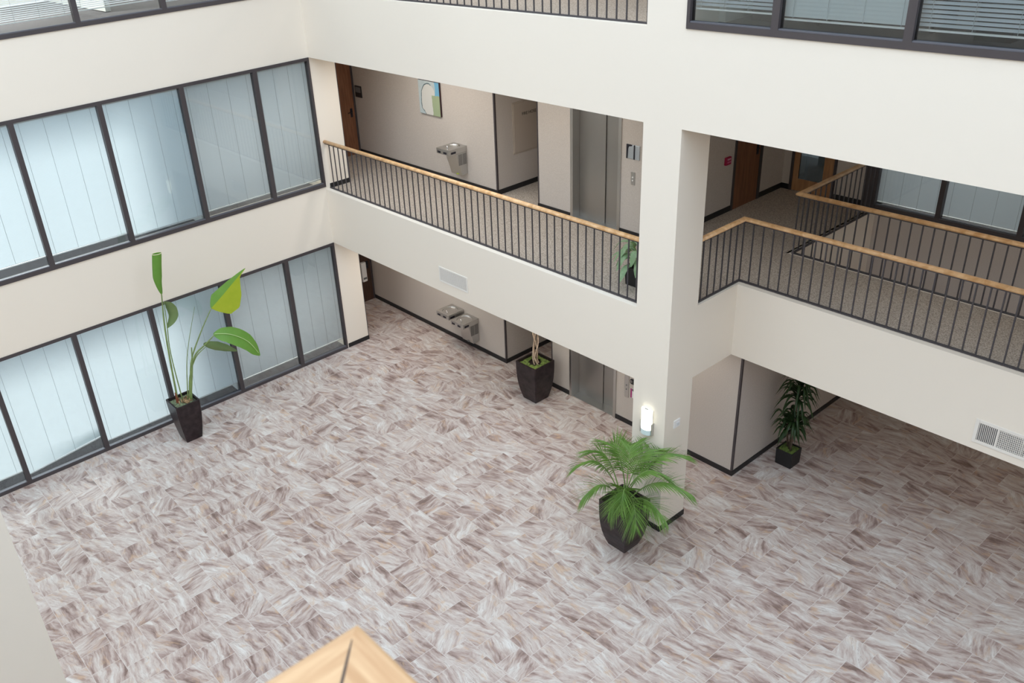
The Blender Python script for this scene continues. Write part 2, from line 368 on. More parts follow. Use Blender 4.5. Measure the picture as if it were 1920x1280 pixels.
struct('trim_top_ledge', B(0, 0, H3-.012, XL, LEDGE-.03, H3), M_CREAM)
struct('trim_stair_ledge', MB().box(8.86, 3.10, H2-.012, 30, 3.19, H2).box(8.86, 3.19, H2-.012, 8.94, 5.8, H2), M_CREAM)

# the column through all floors
col = MB(); col.box(XL, 0, 0, XR, YC, C3)
struct('wall_column', col, M_CREAM)
# corridor walls, ground floor
w1 = MB()
w1.box(-1.75, Y1, 0, 3.21, Y1+.15, A1); w1.box(3.06, Y1+.15, 0, 3.21, 4.4, A1); w1.box(3.21, 4.25, 0, 4.6, 4.4, A1)
w1.box(4.6, Y1, 0, 5.16, Y1+.6, A1); w1.box(6.26, Y1, 0, XE1, Y1+.6, A1); w1.box(5.16, Y1, 2.22, 6.26, Y1+.6, A1); w1.box(4.6, Y1+.6, 0, 4.72, 4.25, A1)
struct('wall_corridor_back', w1, M_PAPER)
struct('wall_corridor_right', B(XE1-.15, Y1+.6, 0, XE1, YF, A1), M_PAPER)
struct('wall_corridor_end', B(-1.90, .55, 0, -1.75, Y1+.2, A1), M_PAPER)
struct('wall_far_right', B(XE1-.15, YF, 0, 30, YF+.15, H2-.02), M_PAPER)
# corridor walls, second floor
w2 = MB()
w2.box(-1.645, Y2, H2, 3.152, Y2+.15, C2); w2.box(3.002, Y2+.15, H2, 3.152, 4.6, C2); w2.box(3.152, 4.45, H2, 4.302, 4.6, C2)
w2.box(4.302, Y2, H2, 5.19, Y2+.6, C2); w2.box(6.235, Y2, H2, XE2, Y2+.6, C2); w2.box(5.19, Y2, H2+2.22, 6.235, Y2+.6, C2); w2.box(4.302, Y2+.6, H2, 4.42, 4.45, C2)
struct('wall_upper_corridor_back', w2, M_PAPER)
struct('wall_upper_corridor_right', MB().box(XE2-.15, Y2+.6, H2, XE2, 4.205, C2).box(XE2-.15, 5.03, H2, XE2, YF, C2).box(XE2-.15, 4.205, H2+2.16, XE2, 5.03, C2), M_PAPER)
struct('wall_upper_corridor_end', B(-1.795, .55, H2, -1.645, Y2+.2, C2), M_PAPER)
struct('wall_upper_far', MB().box(6.9, YF, H2, 7.24, YF+.15, C2).box(7.24, YF, H2+2.2, 8.13, YF+.15, C2).box(8.13, YF, H2, 8.68, YF+.15, C2), M_PAPER)
# top floor corridor and offices
struct('wall_top_corridor_back', B(-2.12, 2.5, H3, 8.97, 2.65, C3), M_PAPER)
struct('wall_top_office_left', B(8.97, YC, H3, 9.08, 6.5, C3), M_ROOMW)
struct('wall_top_office_back', B(8.97, 6.4, H3, 30, 6.5, C3), M_ROOMW)
struct('ceiling_upper_corridor', B(-5.2, .02, C3, 30, 9, C3+.3), M_CEIL)
struct('wall_added_light_curb', MB().box(-.3, -16, C3+.3, 0, 0, 14).box(-.3, 0, C3+.3, 30, .3, 14).box(29.9, -16, C3+.3, 30.2, 0, 14).box(-.3, -16.3, C3+.3, 30.2, -16, 14), M_CREAM)  # unseen parapet added so less sky light reaches the upper walls
# walls behind and beside the viewer, and the pier at the left edge of the view
struct('wall_front', B(-6, -16.2, 0, 31, -16, C3+.3), M_CREAM)
struct('wall_right', B(30, -16, 0, 30.2, 9, C3+.3), M_CREAM)
struct('wall_front_pier', B(8.2, -12.5, 0, 9.0, -8.715, C3), M_CREAM)
struct('floor_viewer_balcony', MB().box(14.9, -16, H3-1.2, 30, -8.77, H3), M_CARPET)

# black skirting
def skirt(name, segs, z):
    m = MB()
    for s in segs: m.box(s[0], s[1], z, s[2], s[3], z+.10)
    return struct(name, m, M_BASE)
t = .012
skirt('baseboard_corridor', [(-1.75, Y1-t, 3.21+t, Y1), (3.21, Y1, 3.21+t, 4.25), (4.6-t, Y1-t, 5.11, Y1), (6.31, Y1-t, XE1+t, Y1)], 0)
skirt('baseboard_corridor_right', [(XE1, Y1, XE1+t, YF)], 0)
skirt('baseboard_pier', [(0, .03, t, .602+t), (-.6, .602, 0, .602+t)], 0)
skirt('baseboard_column', [(XL-t, -t, XR+t, 0), (XR, 0, XR+t, YC+t), (XL-t, 0, XL, YC+t)], 0)
skirt('baseboard_upper_corridor', [(-1.645, Y2-t, 3.152+t, Y2), (3.152, Y2, 3.152+t, 4.45), (4.302-t, Y2-t, 5.13, Y2), (6.295, Y2-t, XE2+t, Y2)], H2)
skirt('baseboard_upper_right', [(XE2, Y2, XE2+t, 4.15), (XE2, 5.05, XE2+t, YF-.02)], H2)
skirt('baseboard_upper_far', [(XE2, YF-t, 7.24, YF), (8.14, YF-t, 8.66, YF)], H2)
skirt('baseboard_upper_pier', [(0, .11, t, .602+t)], H2)
# dark metal corner guards
def guard(name, x, y, z0, z1, sx, sy, w=.03):
    m = MB(); m.box(min(x, x+sx*w), min(y-.006*sy, y), z0, max(x, x+sx*w), max(y-.006*sy, y), z1) if False else None
    m = MB().box(x-w if sx > 0 else x-.005, y-.006 if sy > 0 else y-w, z0, x+.006 if sx > 0 else x+w, y+w if sy > 0 else y+.006, z1)
    return struct(name, m, M_BRONZE)
struct('trim_corner_guard_1', MB().box(3.21-.03, Y1-.006, .1, 3.216, Y1+.03, A1), M_BRONZE)
struct('trim_corner_guard_2', MB().box(XE1-.03, Y1-.006, .1, XE1+.006, Y1+.03, A1), M_BRONZE)
struct('trim_corner_guard_3', MB().box(3.152-.03, Y2-.006, H2+.1, 3.158, Y2+.03, C2), M_BRONZE)
struct('trim_corner_guard_4', MB().box(4.296, Y2-.006, H2+.1, 4.323, Y2+.03, C2), M_BRONZE)
struct('trim_corner_guard_5', MB().box(4.594, Y1-.006, .1, 4.62, Y1+.03, A1), M_BRONZE)
struct('trim_pier_edge_1', MB().box(-.03, .598, .1, .004, .612, A1), M_BRONZE)
struct('trim_pier_edge_2', MB().box(-.03, .598, H2+.1, .004, .612, C2), M_BRONZE)

# ------------------------------------------------------------------ windows and blinds
def window(idx, origin, rz, w, z0, z1, sill=.085, head=.06, mull=.045, fill=M_GLASS, depth=.09):
    """one glazed bay: local x along the wall, local y inward, z up"""
    r = struct_root('window_%d' % idx, origin, rz)
    f = MB(); d0 = -.02
    f.box(0, d0, z0, mull, depth, z1); f.box(w-mull, d0, z0, w, depth, z1)
    f.box(mull, d0, z1-head, w-mull, depth, z1); f.box(mull, d0, z0, w-mull, depth, z0+sill)
    f.build('frame', M_BRONZE, r)
    MB().box(mull, -.012, z0+sill, w-mull, .05, z0+sill+.016).build('sill_bead', M_SILLM, r)
    MB().box(mull, .028, z0+sill+.01, w-mull, .034, z1-head).build('glass', fill, r)
    return r
def blind(label, origin, rz, w, z0, z1, tilt=66, pitch=.0215, slat=.025, material=None, skew=0, ncord=4, group='window blinds behind the atrium glazing', mull=.045):
    """a hanging slat blind behind one pane; z0 bottom, z1 top"""
    r = thing('window_blind', label, 'blind', origin, rz, group)
    a, b = .008, w-.008; y = .115
    MB().box(a, y-.018, z1-.045, b, y+.018, z1).build('headrail', M_WHITEPL, r)
    s = MB(); n = int((z1-.06-z0-.03)/pitch); tl = radians(tilt); nsk = 18
    for i in range(n):
        z = z1-.06-i*pitch; da = db = 0
        if skew:
            k = max(0, nsk-(n-1-i))/nsk; db = abs(skew)*k**1.6 if skew > 0 else 0; da = abs(skew)*k**1.6 if skew < 0 else 0
        hy, hz = slat/2*cos(tl), slat/2*sin(tl)
        s.add([(a, y-hy, z-hz+da), (b, y-hy, z-hz+db), (b, y+.0012, z+.0015+db), (a, y+.0012, z+.0015+da), (b, y+hy, z+hz+db), (a, y+hy, z+hz+da)],
              [(0, 1, 2, 3), (3, 2, 4, 5)])
    s.build('slats', material or M_SLAT, r)
    zb = z1-.06-n*pitch; db = skew if skew > 0 else 0; da = -skew if skew < 0 else 0
    m = MB(); m.add([(a, y-.013, zb-.018+da), (b, y-.013, zb-.018+db), (b, y+.013, zb-.018+db), (a, y+.013, zb-.018+da), (a, y-.013, zb+da), (b, y-.013, zb+db), (b, y+.013, zb+db), (a, y+.013, zb+da)],
                    [(0,3,2,1),(4,5,6,7),(0,1,5,4),(1,2,6,5),(2,3,7,6),(3,0,4,7)])
    m.build('bottom_rail', M_WHITEPL, r)
    for k in range(ncord):
        x = a+(b-a)*(.09+.82*k/(ncord-1))
        zc = zb+da+(db-da)*(x-a)/(b-a)
        MB().box(x-.0025, y-.0145, zc, x+.0025, y-.012, z1-.045).build('ladder_cord', M_CORD, r)
    return r

RZL = pi/2   # left wall: local x runs along +y, inward is -x
ML = [0, -1.222, -2.737, -4.264, -5.754, -7.27, -8.78, -10.3]
order = ['in the corner bay beside the pier', 'in the second bay from the pier', 'in the third bay from the pier', 'in the fourth bay from the pier', 'in the fifth bay from the pier', 'in the sixth bay from the pier', 'in the seventh bay from the pier']
idx = 1
gcol = {0: 'grey', 1: 'grey', 2: 'pale', 3: 'bright white', 4: 'bright white', 5: 'bright white', 6: 'white'}
lab1 = ['grey-lit blind of the ground floor, in the narrow corner bay beside the pier',
        'blind of the ground floor, second bay from the pier, right of the paddle-leaf plant',
        'blind of the ground floor behind the tall paddle-leaf plant stems',
        'blind of the ground floor, just left of the tall paddle-leaf plant',
        'ground floor blind hanging crooked, its bottom rail slanting across the pane',
        'ground floor blind cut off by the left edge, next after the crooked one']
lab2 = ['blue-grey blind of the middle floor, in the corner bay beside the pier',
        'dull grey blind of the middle floor, darkest pane of that row',
        'pale blue blind of the middle floor, left of the dull grey pane',
        'bright white blind of the middle floor, right above the crooked ground floor blind',
        'brightest blind of the middle floor, cut off by the left edge']
lab3 = ['top floor blind on the left wall, nearest the corner', 'top floor blind on the left wall, second from the corner', 'top floor blind on the left wall, above the pale blue one',
        'top floor blind on the left wall, above the bright white one', 'half-raised top floor blind at the upper left edge']
for i in range(6):
    y1, y0 = ML[i], ML[i+1]; w = y1-y0
    window(idx, (0, y0, 0), RZL, w, 0, A1, sill=.06); idx += 1
    zb = [.20, .20, .20, .10, .09, .21][i]
    blind(lab1[i], (0, y0, 0), RZL, w, zb, A1-.06, tilt=[62, 62, 64, 66, 66, 66][i], skew=.17 if i == 4 else 0, material=M_SLATSHADE if i < 2 else M_SLAT)
for i in range(5):
    y1, y0 = ML[i], ML[i+1]; w = y1-y0
    window(idx, (0, y0, 0), RZL, w, 3.906, C2, sill=.075); idx += 1
    zb = [4.02, 4.05, 4.00, 4.08, 4.10][i]
    blind(lab2[i], (0, y0, 0), RZL, w, zb, C2-.06, tilt=[60, 62, 62, 66, 66][i], material=M_SLATSHADE if i < 2 else M_SLAT)
for i in range(5):
    y1, y0 = ML[i], ML[i+1]; w = y1-y0
    window(idx, (0, y0, 0), RZL, w, 7.798, C3, sill=.07); idx += 1
    zb = [7.93, 7.925, 7.985, 7.955, 7.96][i]
    blind(lab3[i], (0, y0, 0), RZL, w, zb, C3-.06, tilt=28, pitch=.03, slat=.028, material=M_SLATSHADE)
# top floor windows on the right
MR = [8.975, 10.151, 11.623, 13.1, 14.6]
labr = ['grey top floor blind on the right, in the pane next to the column', 'white sunlit blind of the top floor on the right', 'grey top floor blind at the upper right corner', 'top floor blind beyond the upper right corner']
for i in range(4):
    window(idx, (MR[i], 0, 0), 0, MR[i+1]-MR[i], 7.80, C3, sill=.075); idx += 1
    if i < 3:
        blind(labr[i], (MR[i], 0, 0), 0, MR[i+1]-MR[i], [7.97, 7.935, 7.93][i], C3-.06, tilt=[30, 64, 30][i], pitch=.042, slat=.048, material=[M_SLATSHADE, M_SLAT, M_SLATSHADE][i], ncord=4)
# far windows beyond the stair opening
MF = [8.68, 9.985, 11.25, 12.5]
labf = ['blind of the far window, next to the dark wide frame by the oak door', 'blind of the far window, right of the mullion beyond the stair rail', 'blind of the far window, last one at the right edge']
for i in range(3):
    window(idx, (MF[i], YF, 0), 0, MF[i+1]-MF[i], H2-.0, C2, sill=.07, mull=.04); idx += 1
    bx = 8.875 if i == 0 else MF[i]
    blind(labf[i], (bx, YF, 0), 0, MF[i+1]-bx, H2+.075, C2-.06, tilt=60, material=M_SLATSHADE)
struct('trim_far_window_post', B(8.68, YF-.03, H2, 8.91, YF+.06, C2), M_BRONZE)
struct('floor_far_office_carpet', B(8.7, YF+.17, H2-.012, 30, 8.7, H2), M_ROOMC)
struct('wall_far_office_rear', B(8.5, YF+3.0, H2, 30, YF+3.1, C2), M_ROOMW)

# ------------------------------------------------------------------ railings
BAL = MB().box(-.0085, -.0085, 0, .0085, .0085, .93)
_bal_mesh = None
def baluster(parent, x, y, z):
    global _bal_mesh
    if _bal_mesh is None:
        o = BAL.build('baluster', M_IRON, parent); _bal_mesh = o.data
    else:
        o = bpy.data.objects.new('baluster', _bal_mesh); COL.objects.link(o); o.parent = parent
    o.location = (x, y, z)
def rail_profile(w=.046, h=.033):
    """rounded wooden handrail cross-section (offset, height)"""
    return [(w*cos(2*pi*k/16) * (1.0), h*sin(2*pi*k/16)) for k in range(16)]
def handrail(path, parent, mat_=M_OAK, name='handrail', cap_ball=True):
    """sweep the wooden section along a horizontal polyline with mitred corners"""
    P = [Vector(p) for p in path]; prof = rail_profile(); rings = []
    for i, p in enumerate(P):
        d0 = (P[i]-P[i-1]).normalized() if i > 0 else (P[1]-P[0]).normalized()
        d1 = (P[i+1]-P[i]).normalized() if i < len(P)-1 else d0
        n0 = Vector((-d0.y, d0.x, 0)); n1 = Vector((-d1.y, d1.x, 0)); n = (n0+n1); n = n/(n.dot(n0)) if n.length > 1e-6 else n0
        rings.append([p + n*a + Vector((0, 0, b)) for a, b in prof])
    return MB().rings(rings).build(name, mat_, parent, smooth=True)
def bar(path, parent, w, h, name):
    P = [Vector(p) for p in path]; rings = []
    for i, p in enumerate(P):
        d0 = (P[i]-P[i-1]).normalized() if i > 0 else (P[1]-P[0]).normalized()
        d1 = (P[i+1]-P[i]).normalized() if i < len(P)-1 else d0
        n0 = Vector((-d0.y, d0.x, 0)); n1 = Vector((-d1.y, d1.x, 0)); n = n0+n1; n = n/(n.dot(n0))
        rings.append([p-n*w/2, p+n*w/2, p+n*w/2+Vector((0, 0, h)), p-n*w/2+Vector((0, 0, h))])
    return MB().rings(rings).build(name, M_IRON, parent)

ZR = .965   # underside of wood above floor
def railing(label, path, zf, bals):
    r = thing('railing', label, 'railing', (path[0][0], path[0][1], zf))
    o = Vector((path[0][0], path[0][1], 0)); L = [Vector((p[0], p[1], 0))-o for p in path]
    handrail([p+Vector((0, 0, ZR+.033)) for p in L], r)
    bar([p+Vector((0, 0, ZR-.012)) for p in L], r, .036, .016, 'support_bar')
    bar([p for p in L], r, .034, .022, 'bottom_rail')
    for x, y in bals: baluster(r, x-o.x, y-o.y, .018)
    return r
railing('oak-topped black railing along the balcony in front of the elevator and picture', [(.004, LEDGE), (XL-.002, LEDGE)], H2,
        [(.149+.1655*k, LEDGE) for k in range(50)])
railing('black railing of the top floor, only its foot showing at the upper edge', [(.004, LEDGE), (XL-.002, LEDGE)], H3,
        [(.149+.1694*k, LEDGE) for k in range(49)])
xs, ys = XR-LEDGE+.02, YD+LEDGE
xc = 8.925
railing('oak-topped black railing with a corner, along the recessed balcony right of the column', [(xc, YC+.004), (xc, ys), (22, ys)], H2,
        [(xc, ys-.162*k) for k in range(1, 7)]+[(xc+.1625*k, ys) for k in range(0, 44)])
railing('railing around the stair opening, beyond the recessed balcony', [(8.95, YF-.06), (8.95, 3.145), (21, 3.145)], H2,
        [(8.95, 3.145+.158*k) for k in range(1, 17)]+[(8.95+.1585*k, 3.145) for k in range(0, 40)])

# the viewer's own rail: mitred oak corner at the bottom of the view
r = thing('viewer_railing', 'blurred close-up oak handrail corner with a dark mitre seam', 'railing', (15.02, -8.89, H3))
zt = 8.84-H3; W = .105
rc = .020; prof2 = []      # rounded top edges, flat underside: (offset from the outer edge, height)
for k in range(5): an = pi/2*k/4; prof2.append((rc-rc*cos(an), zt-rc+rc*sin(an)))
for k in range(5): an = pi/2*k/4; prof2.append((W-rc+rc*sin(an), zt-rc+rc*cos(an)))
prof2 += [(W, zt-.06), (0, zt-.06)]
MB().rings([[(a_, -a_, h_) for a_, h_ in prof2], [(a_, -4.5, h_) for a_, h_ in prof2]]).build('handrail', M_OAKBIG, r)
MB().rings([[(a_, -a_, h_) for a_, h_ in prof2], [(5.5, -a_, h_) for a_, h_ in prof2]]).build('handrail', M_OAKBIG2, r)
sm2 = MB(); a = Vector((1, -1, 0)).normalized(); nrm = Vector((1, 1, 0)).normalized()
pts = [(.040, .0005), (.062, .0014), (.10, .0019), (.140, .0019)]
vs = []
for s_, h_ in pts: vs += [a*s_-nrm*h_+Vector((0, 0, zt-.004)), a*s_+nrm*h_+Vector((0, 0, zt-.004)), a*s_+nrm*h_+Vector((0, 0, zt+.0008)), a*s_-nrm*h_+Vector((0, 0, zt+.0008))]
sm2.rings([vs[i*4:i*4+4] for i in range(4)]).build('mitre_seam', M_SEAM, r)
bar([(W/2, -4.5, 0), (W/2, -W/2, 0), (5.5, -W/2, 0)], r, .034, .022, 'bottom_rail')
bar([(W/2, -4.5, zt-.075), (W/2, -W/2, zt-.075), (5.5, -W/2, zt-.075)], r, .036, .016, 'support_bar')
for k in range(8):
    baluster(r, W/2, -W/2-.16*k, .03)
    if k: baluster(r, W/2+.16*k, -W/2, .03)

# ------------------------------------------------------------------ elevators
def elevator(label, x0, x1, y, z, rec):
    w = x1-x0; H = 2.17
    r = thing('elevator_entrance', label, 'elevator', (x0, y, z))
    f = MB(); fw = .055
    f.box(-fw, -.022, 0, .006, rec, H); f.box(w-.006, -.022, 0, w+fw, rec, H); f.box(-fw, -.022, H-.006, w+fw, rec, H+.06)
    f.build('door_frame', M_STEEL, r, bevel=.004)
    MB().box(.008, rec, .01, w*.59-.003, rec+.04, H-.002).build('door_panel', M_STEELD, r)
    MB().box(w*.59+.003, rec+.02, .01, w-.008, rec+.06, H-.002).build('door_panel', M_STEELD, r)
    MB().box(.0, .0, -.001, w, rec+.07, .012).build('threshold', M_STEEL, r)
    MB().box(.0, rec+.07, .0, w, rec+.09, H).build('shaft_backing', M_BLACKPL, r)
    return r
elevator('steel elevator entrance of the ground floor, left of the lit column', 5.16, 6.26, Y1, 0, .20)
elevator('steel elevator entrance of the upper floor, behind the oak-topped balcony rail', 5.19, 6.235, Y2, H2, .16)

def text(body, size, parent, loc, rot, m, name='lettering'):
    cu = bpy.data.curves.new(name, 'FONT'); cu.body = body; cu.size = size; cu.align_x = 'CENTER'; cu.align_y = 'CENTER'; cu.extrude = .0008
    cu.materials.append(m); o = bpy.data.objects.new(name, cu); COL.objects.link(o); o.location = loc; o.rotation_euler = rot
    bpy.context.view_layer.update()
    me = bpy.data.meshes.new_from_object(o.evaluated_get(bpy.context.evaluated_depsgraph_get())); me.name = name
    bpy.data.objects.remove(o)
    o = bpy.data.objects.new(name, me); COL.objects.link(o); o.location = loc; o.rotation_euler = rot; o.parent = parent
    return o

# upper call panel
r = thing('call_panel', 'small steel elevator call plate with two white buttons, upper floor', 'elevator call panel', (6.553, Y2, 4.893))
MB().box(-.04, -.012, -.11, .04, 0, .11).build('plate', M_STEEL, r, bevel=.003)
for dz in (.022, -.032): MB().tube([(0, -.012, dz), (0, -.019, dz)], .014, 12).build('button', M_WHITEPL, r)
# lower call panel
r = thing('call_panel', 'tall steel elevator call plate on the ground floor wall', 'elevator call panel', (6.57, Y1, .84))
MB().box(-.05, -.012, -.24, .05, 0, .24).build('plate', M_STEEL, r, bevel=.003)
for dz in (.02, -.07): MB().tube([(0, -.012, dz), (0, -.018, dz)], .014, 12).build('button', M_GREYPL, r)
r = thing('wall_sign', 'black rounded sign beside the ground floor call plate, half behind the column', 'sign', (6.74, Y1, .985))
MB().prism([(.13+ -.21*0, .055), (-.06, .055), (-.085, .04), (-.095, 0), (-.085, -.04), (-.06, -.055), (.13, -.055)], 'y', -.014, 0).build('plate', M_BLACKPL, r)
MB().tube([(-.06, -.014, 0), (-.06, -.018, 0)], .022, 14).build('ring', M_STEEL, r)
MB().tube([(-.06, -.018, 0), (-.06, -.020, 0)], .013, 14).build('ring_centre', M_BLACKPL, r)
r = thing('wall_sign', 'white and magenta notice beside the ground floor call plate', 'sign', (6.745, Y1, .73))
MB().box(-.08, -.006, -.10, .10, 0, .10).build('sheet', M_WHITEPL, r)
MB().box(-.08, -.008, -.10, -.045, -.005, .10).build('printed_band', M_SIGNRED, r)
MB().box(-.045, -.008, .055, .10, -.005, .10).build('heading_band', M_GREYPL, r)

# steel relief art beside the upper elevator
r = thing('wall_art', 'square blue-grey metal wall piece right of the upper elevator', 'wall art', (6.545, Y2, 5.345))
MB().box(-.135, -.02, -.12, .135, 0, .12).build('panel', M_MIRROR, r, bevel=.006)
MB().prism([(-.135, -.12), (-.11, -.12), (-.10, .05), (-.085, .085), (-.02, .10), (-.02, .12), (-.135, .12)], 'y', -.026, -.018).build('dark_stroke', M_DARKREL, r)
MB().box(.02, -.027, -.12, .042, -.018, .12).build('dark_stroke', M_DARKREL, r)

# fire hose cabinet in the alcove, faces +x
r = thing('fire_hose_cabinet', 'taupe recessed cabinet door with lettering, in the alcove left of the elevator', 'cabinet', (3.152, 2.93, 5.075), pi/2)
MB().box(-.42, -.012, -.51, .42, 0, .51).build('frame', M_CABD, r, bevel=.003)
MB().box(-.395, -.022, -.485, .395, -.010, .485).build('door', M_CABD, r, bevel=.003)
text('FIRE HOSE', .085, r, (.02, -.0235, .25), (pi/2, 0, 0), M_INK)
MB().box(.34, -.045, -.02, .36, -.02, .06).build('latch', M_CHROME, r)
# second-floor painting
def paint():
    m, N, L, p = mat('abstract_canvas')
    tc = N.new('ShaderNodeTexCoord'); s = N.new('ShaderNodeSeparateXYZ'); L.new(tc.outputs['Object'], s.inputs[0])
    nz = N.new('ShaderNodeTexNoise'); nz.inputs['Scale'].default_value = 7; nz.inputs['Detail'].default_value = 6; L.new(tc.outputs['Object'], nz.inputs['Vector'])
    def M(op, a, b=None, c=None):
        n = N.new('ShaderNodeMath'); n.operation = op
        for i, q in enumerate((a, b, c)):
            if q is None: continue
            if isinstance(q, (int, float)): n.inputs[i].default_value = q
            else: L.new(q, n.inputs[i])
        return n.outputs[0]
    wob = M('MULTIPLY', M('SUBTRACT', nz.outputs[0], .5), .10)
    X = M('ADD', s.outputs['X'], wob); Z = M('ADD', s.outputs['Z'], wob)
    def mix(fac, a, col):
        n = N.new('ShaderNodeMix'); n.data_type = 'RGBA'; L.new(fac, n.inputs[0])
        if isinstance(a, tuple): n.inputs[6].default_value = (*a, 1)
        else: L.new(a, n.inputs[6])
        n.inputs[7].default_value = (*col, 1); return n.outputs[2]
    c = mix(nz.outputs[0], (.36, .45, .49), (.58, .64, .64))
    ell = M('SQRT', M('ADD', M('POWER', M('DIVIDE', M('ADD', X, .02), .235), 2.0), M('POWER', M('DIVIDE', M('ADD', Z, .05), .34), 2.0)))
    c = mix(M('LESS_THAN', ell, 1.0), c, (.62, .62, .59))
    blue = M('MULTIPLY', M('GREATER_THAN', X, .20), M('GREATER_THAN', Z, .08))
    c = mix(blue, c, (.16, .40, .58))
    grn = M('MULTIPLY', M('GREATER_THAN', X, .10), M('LESS_THAN', Z, .08))
    c = mix(grn, c, (.33, .40, .25))
    ring = M('MULTIPLY', M('LESS_THAN', M('ABSOLUTE', M('SUBTRACT', ell, 1.03)), .035), M('LESS_THAN', X, .08))
    c = mix(ring, c, (.08, .13, .15))
    L.new(c, p.inputs['Base Color']); p.inputs['Roughness'].default_value = .6
    return m
r = thing('painting', 'abstract grey, blue and green canvas on the upper corridor wall', 'painting', (1.213, Y2, 5.525))
MB().box(-.342, -.045, -.347, .342, -.001, .347).build('canvas_edge', simple('dark_plum_edge', (.035, .012, .018), .5), r)
MB().box(-.338, -.048, -.343, .338, -.044, .343).build('canvas', paint(), r)
# sign box at the far left of the upper corridor
r = thing('wall_plaque', 'black square plaque on the upper corridor wall beside the dark door', 'sign', (-1.447, Y2, 5.312))
MB().box(-.125, -.02, -.13, .125, 0, .13).build('plate', M_BLACKPL, r, bevel=.004)
MB().box(-.10, -.023, -.02, .10, -.019, .10).build('insert', M_GREYPL, r)

# doors at the left corridor ends (face +x)
def plain_door(idx, x, y0, y1, z, m, h=2.13, hand='r', lev=True):
    r = struct_root('door_%d' % idx, (x, y0, z), pi/2)
    w = y1-y0
    MB().box(0, -.012, 0, w, .0, h).build('door_leaf', m, r)
    f = MB(); f.box(-.05, -.02, 0, 0, 0, h+.05); f.box(w, -.02, 0, w+.05, 0, h+.05); f.box(0, -.02, h, w, 0, h+.05)
    f.build('door_frame', M_BRONZE, r)
    if lev:
        hx = w-.09 if hand == 'r' else .09
        MB().box(hx-.03, -.02, .88, hx+.03, -.011, 1.08).build('escutcheon', M_DARKREL, r)
        MB().tube([(hx, -.02, 1.0), (hx, -.06, 1.0), (hx-.02, -.065, 1.0), (hx-.12, -.065, 1.0)], .009, 8).build('lever', M_DARKREL, r)
    return r
plain_door(1, -1.75, .85, 1.99, 0, M_DARKDOOR, 2.2)
plain_door(2, -1.645, .85, 2.0, H2, M_DOOR, 2.4)
r = thing('wall_box', 'white wall box beside the dark door at the ground corridor end', 'box', (-1.738, 1.75, .60), pi/2)
MB().box(-.07, -.09, -.02, .07, 0, .50).build('housing', M_WHITEPL, r, bevel=.015)
MB().box(-.05, -.095, .05, .05, -.088, .10).build('outlet', M_GREYPL, r)
# door on the right block of the upper floor
plain_door(3, XE2, 4.205, 4.945, H2, M_DOOR, 2.13)
struct('trim_door_jamb', B(XE2-.02, 4.945, H2, XE2+.022, 5.03, C2), M_BRONZE)
# oak door with glass light in the far wall (faces -y)
r = struct_root('door_4', (7.24, YF, H2))
f = MB(); f.box(0, -.02, 0, .05, .08, 2.2); f.box(.84, -.02, 0, .89, .08, 2.2); f.box(.05, -.02, 2.14, .84, .08, 2.2); f.build('door_frame', M_BRONZE, r)
d = MB(); d.box(.05, 0, .005, .155, .045, 2.14); d.box(.64, 0, .005, .84, .045, 2.14); d.box(.155, 0, .005, .64, .045, .24); d.box(.155, 0, 1.95, .64, .045, 2.14)
d.build('door_leaf', M_DOOR2, r)
MB().box(.155, .018, .24, .64, .026, 1.95).build('glass', M_DGLASS, r)
MB().tube([(.76, 0, 1.0), (.76, -.05, 1.0), (.68, -.055, 1.0)], .009, 8).build('lever', M_CHROME, r)
struct('wall_beyond_oak_door', B(6.9, YF+1.6, H2, 8.68, YF+1.7, C2), M_ROOMW)
# fire pull station
r = thing('fire_alarm_pull', 'small red fire alarm pull box on the upper wall beside the brown door', 'fire alarm', (XE2, 3.94, 4.83), pi/2)
MB().box(-.075, -.045, -.07, .075, 0, .07).build('housing', M_RED, r, bevel=.008)
MB().box(-.05, -.055, -.03, .05, -.043, .0).build('pull_handle', simple('pale_pull_bar', (.55, .12, .25), .4), r, bevel=.003)
MB().box(-.05, -.048, .02, .05, -.044, .05).build('label_strip', simple('pale_pull_strip', (.6, .3, .4), .4), r)

# ------------------------------------------------------------------ vents in the fascias
def vent(label, x0, x1, z0, z1, y, cross=0, frame=.03):
    r = thing('air_vent', label, 'vent', (x0, y, z0)); w, h = x1-x0, z1-z0
    f = MB(); f.box(-frame, -.012, -frame, 0, 0, h+frame); f.box(w, -.012, -frame, w+frame, 0, h+frame); f.box(0, -.012, h, w, 0, h+frame); f.box(0, -.012, -frame, w, 0, 0)
    f.build('frame', M_PLATE, r, bevel=.003)
    MB().box(0, -.002, 0, w, 0, h).build('duct_backing', M_DUCT, r)
    n = int(w/.021); s = MB()
    for i in range(n):
        x = (i+.5)*w/n
        s.add([(x-.005, -.012, 0), (x-.002, -.012, 0), (x+.004, -.003, 0), (x+.001, -.003, 0), (x-.005, -.012, h), (x-.002, -.012, h), (x+.004, -.003, h), (x+.001, -.003, h)],
              [(0,3,2,1),(4,5,6,7),(0,1,5,4),(1,2,6,5),(2,3,7,6),(3,0,4,7)])
    s.build('louvre_fins', M_PLATE, r)
    if cross:
        c = MB()
        for k in range(cross): z = (k+.5)*h/cross; c.box(w*.22, -.005, z-.004, w, -.002, z+.004)
        c.build('rear_bars', M_PLATE, r)
        for q in (.22, .50, .78): MB().box(w*q-.008, -.012, 0, w*q+.008, -.002, h).build('divider', M_PLATE, r)
    return r
vent('wall vent with vertical fins in the left balcony fascia', 3.74, 4.50, 2.875, 3.125, 0)
vent('wider air vent with a grid in the right balcony fascia', 12.61, 13.65, 2.785, 3.04, YD, cross=9, frame=.045)

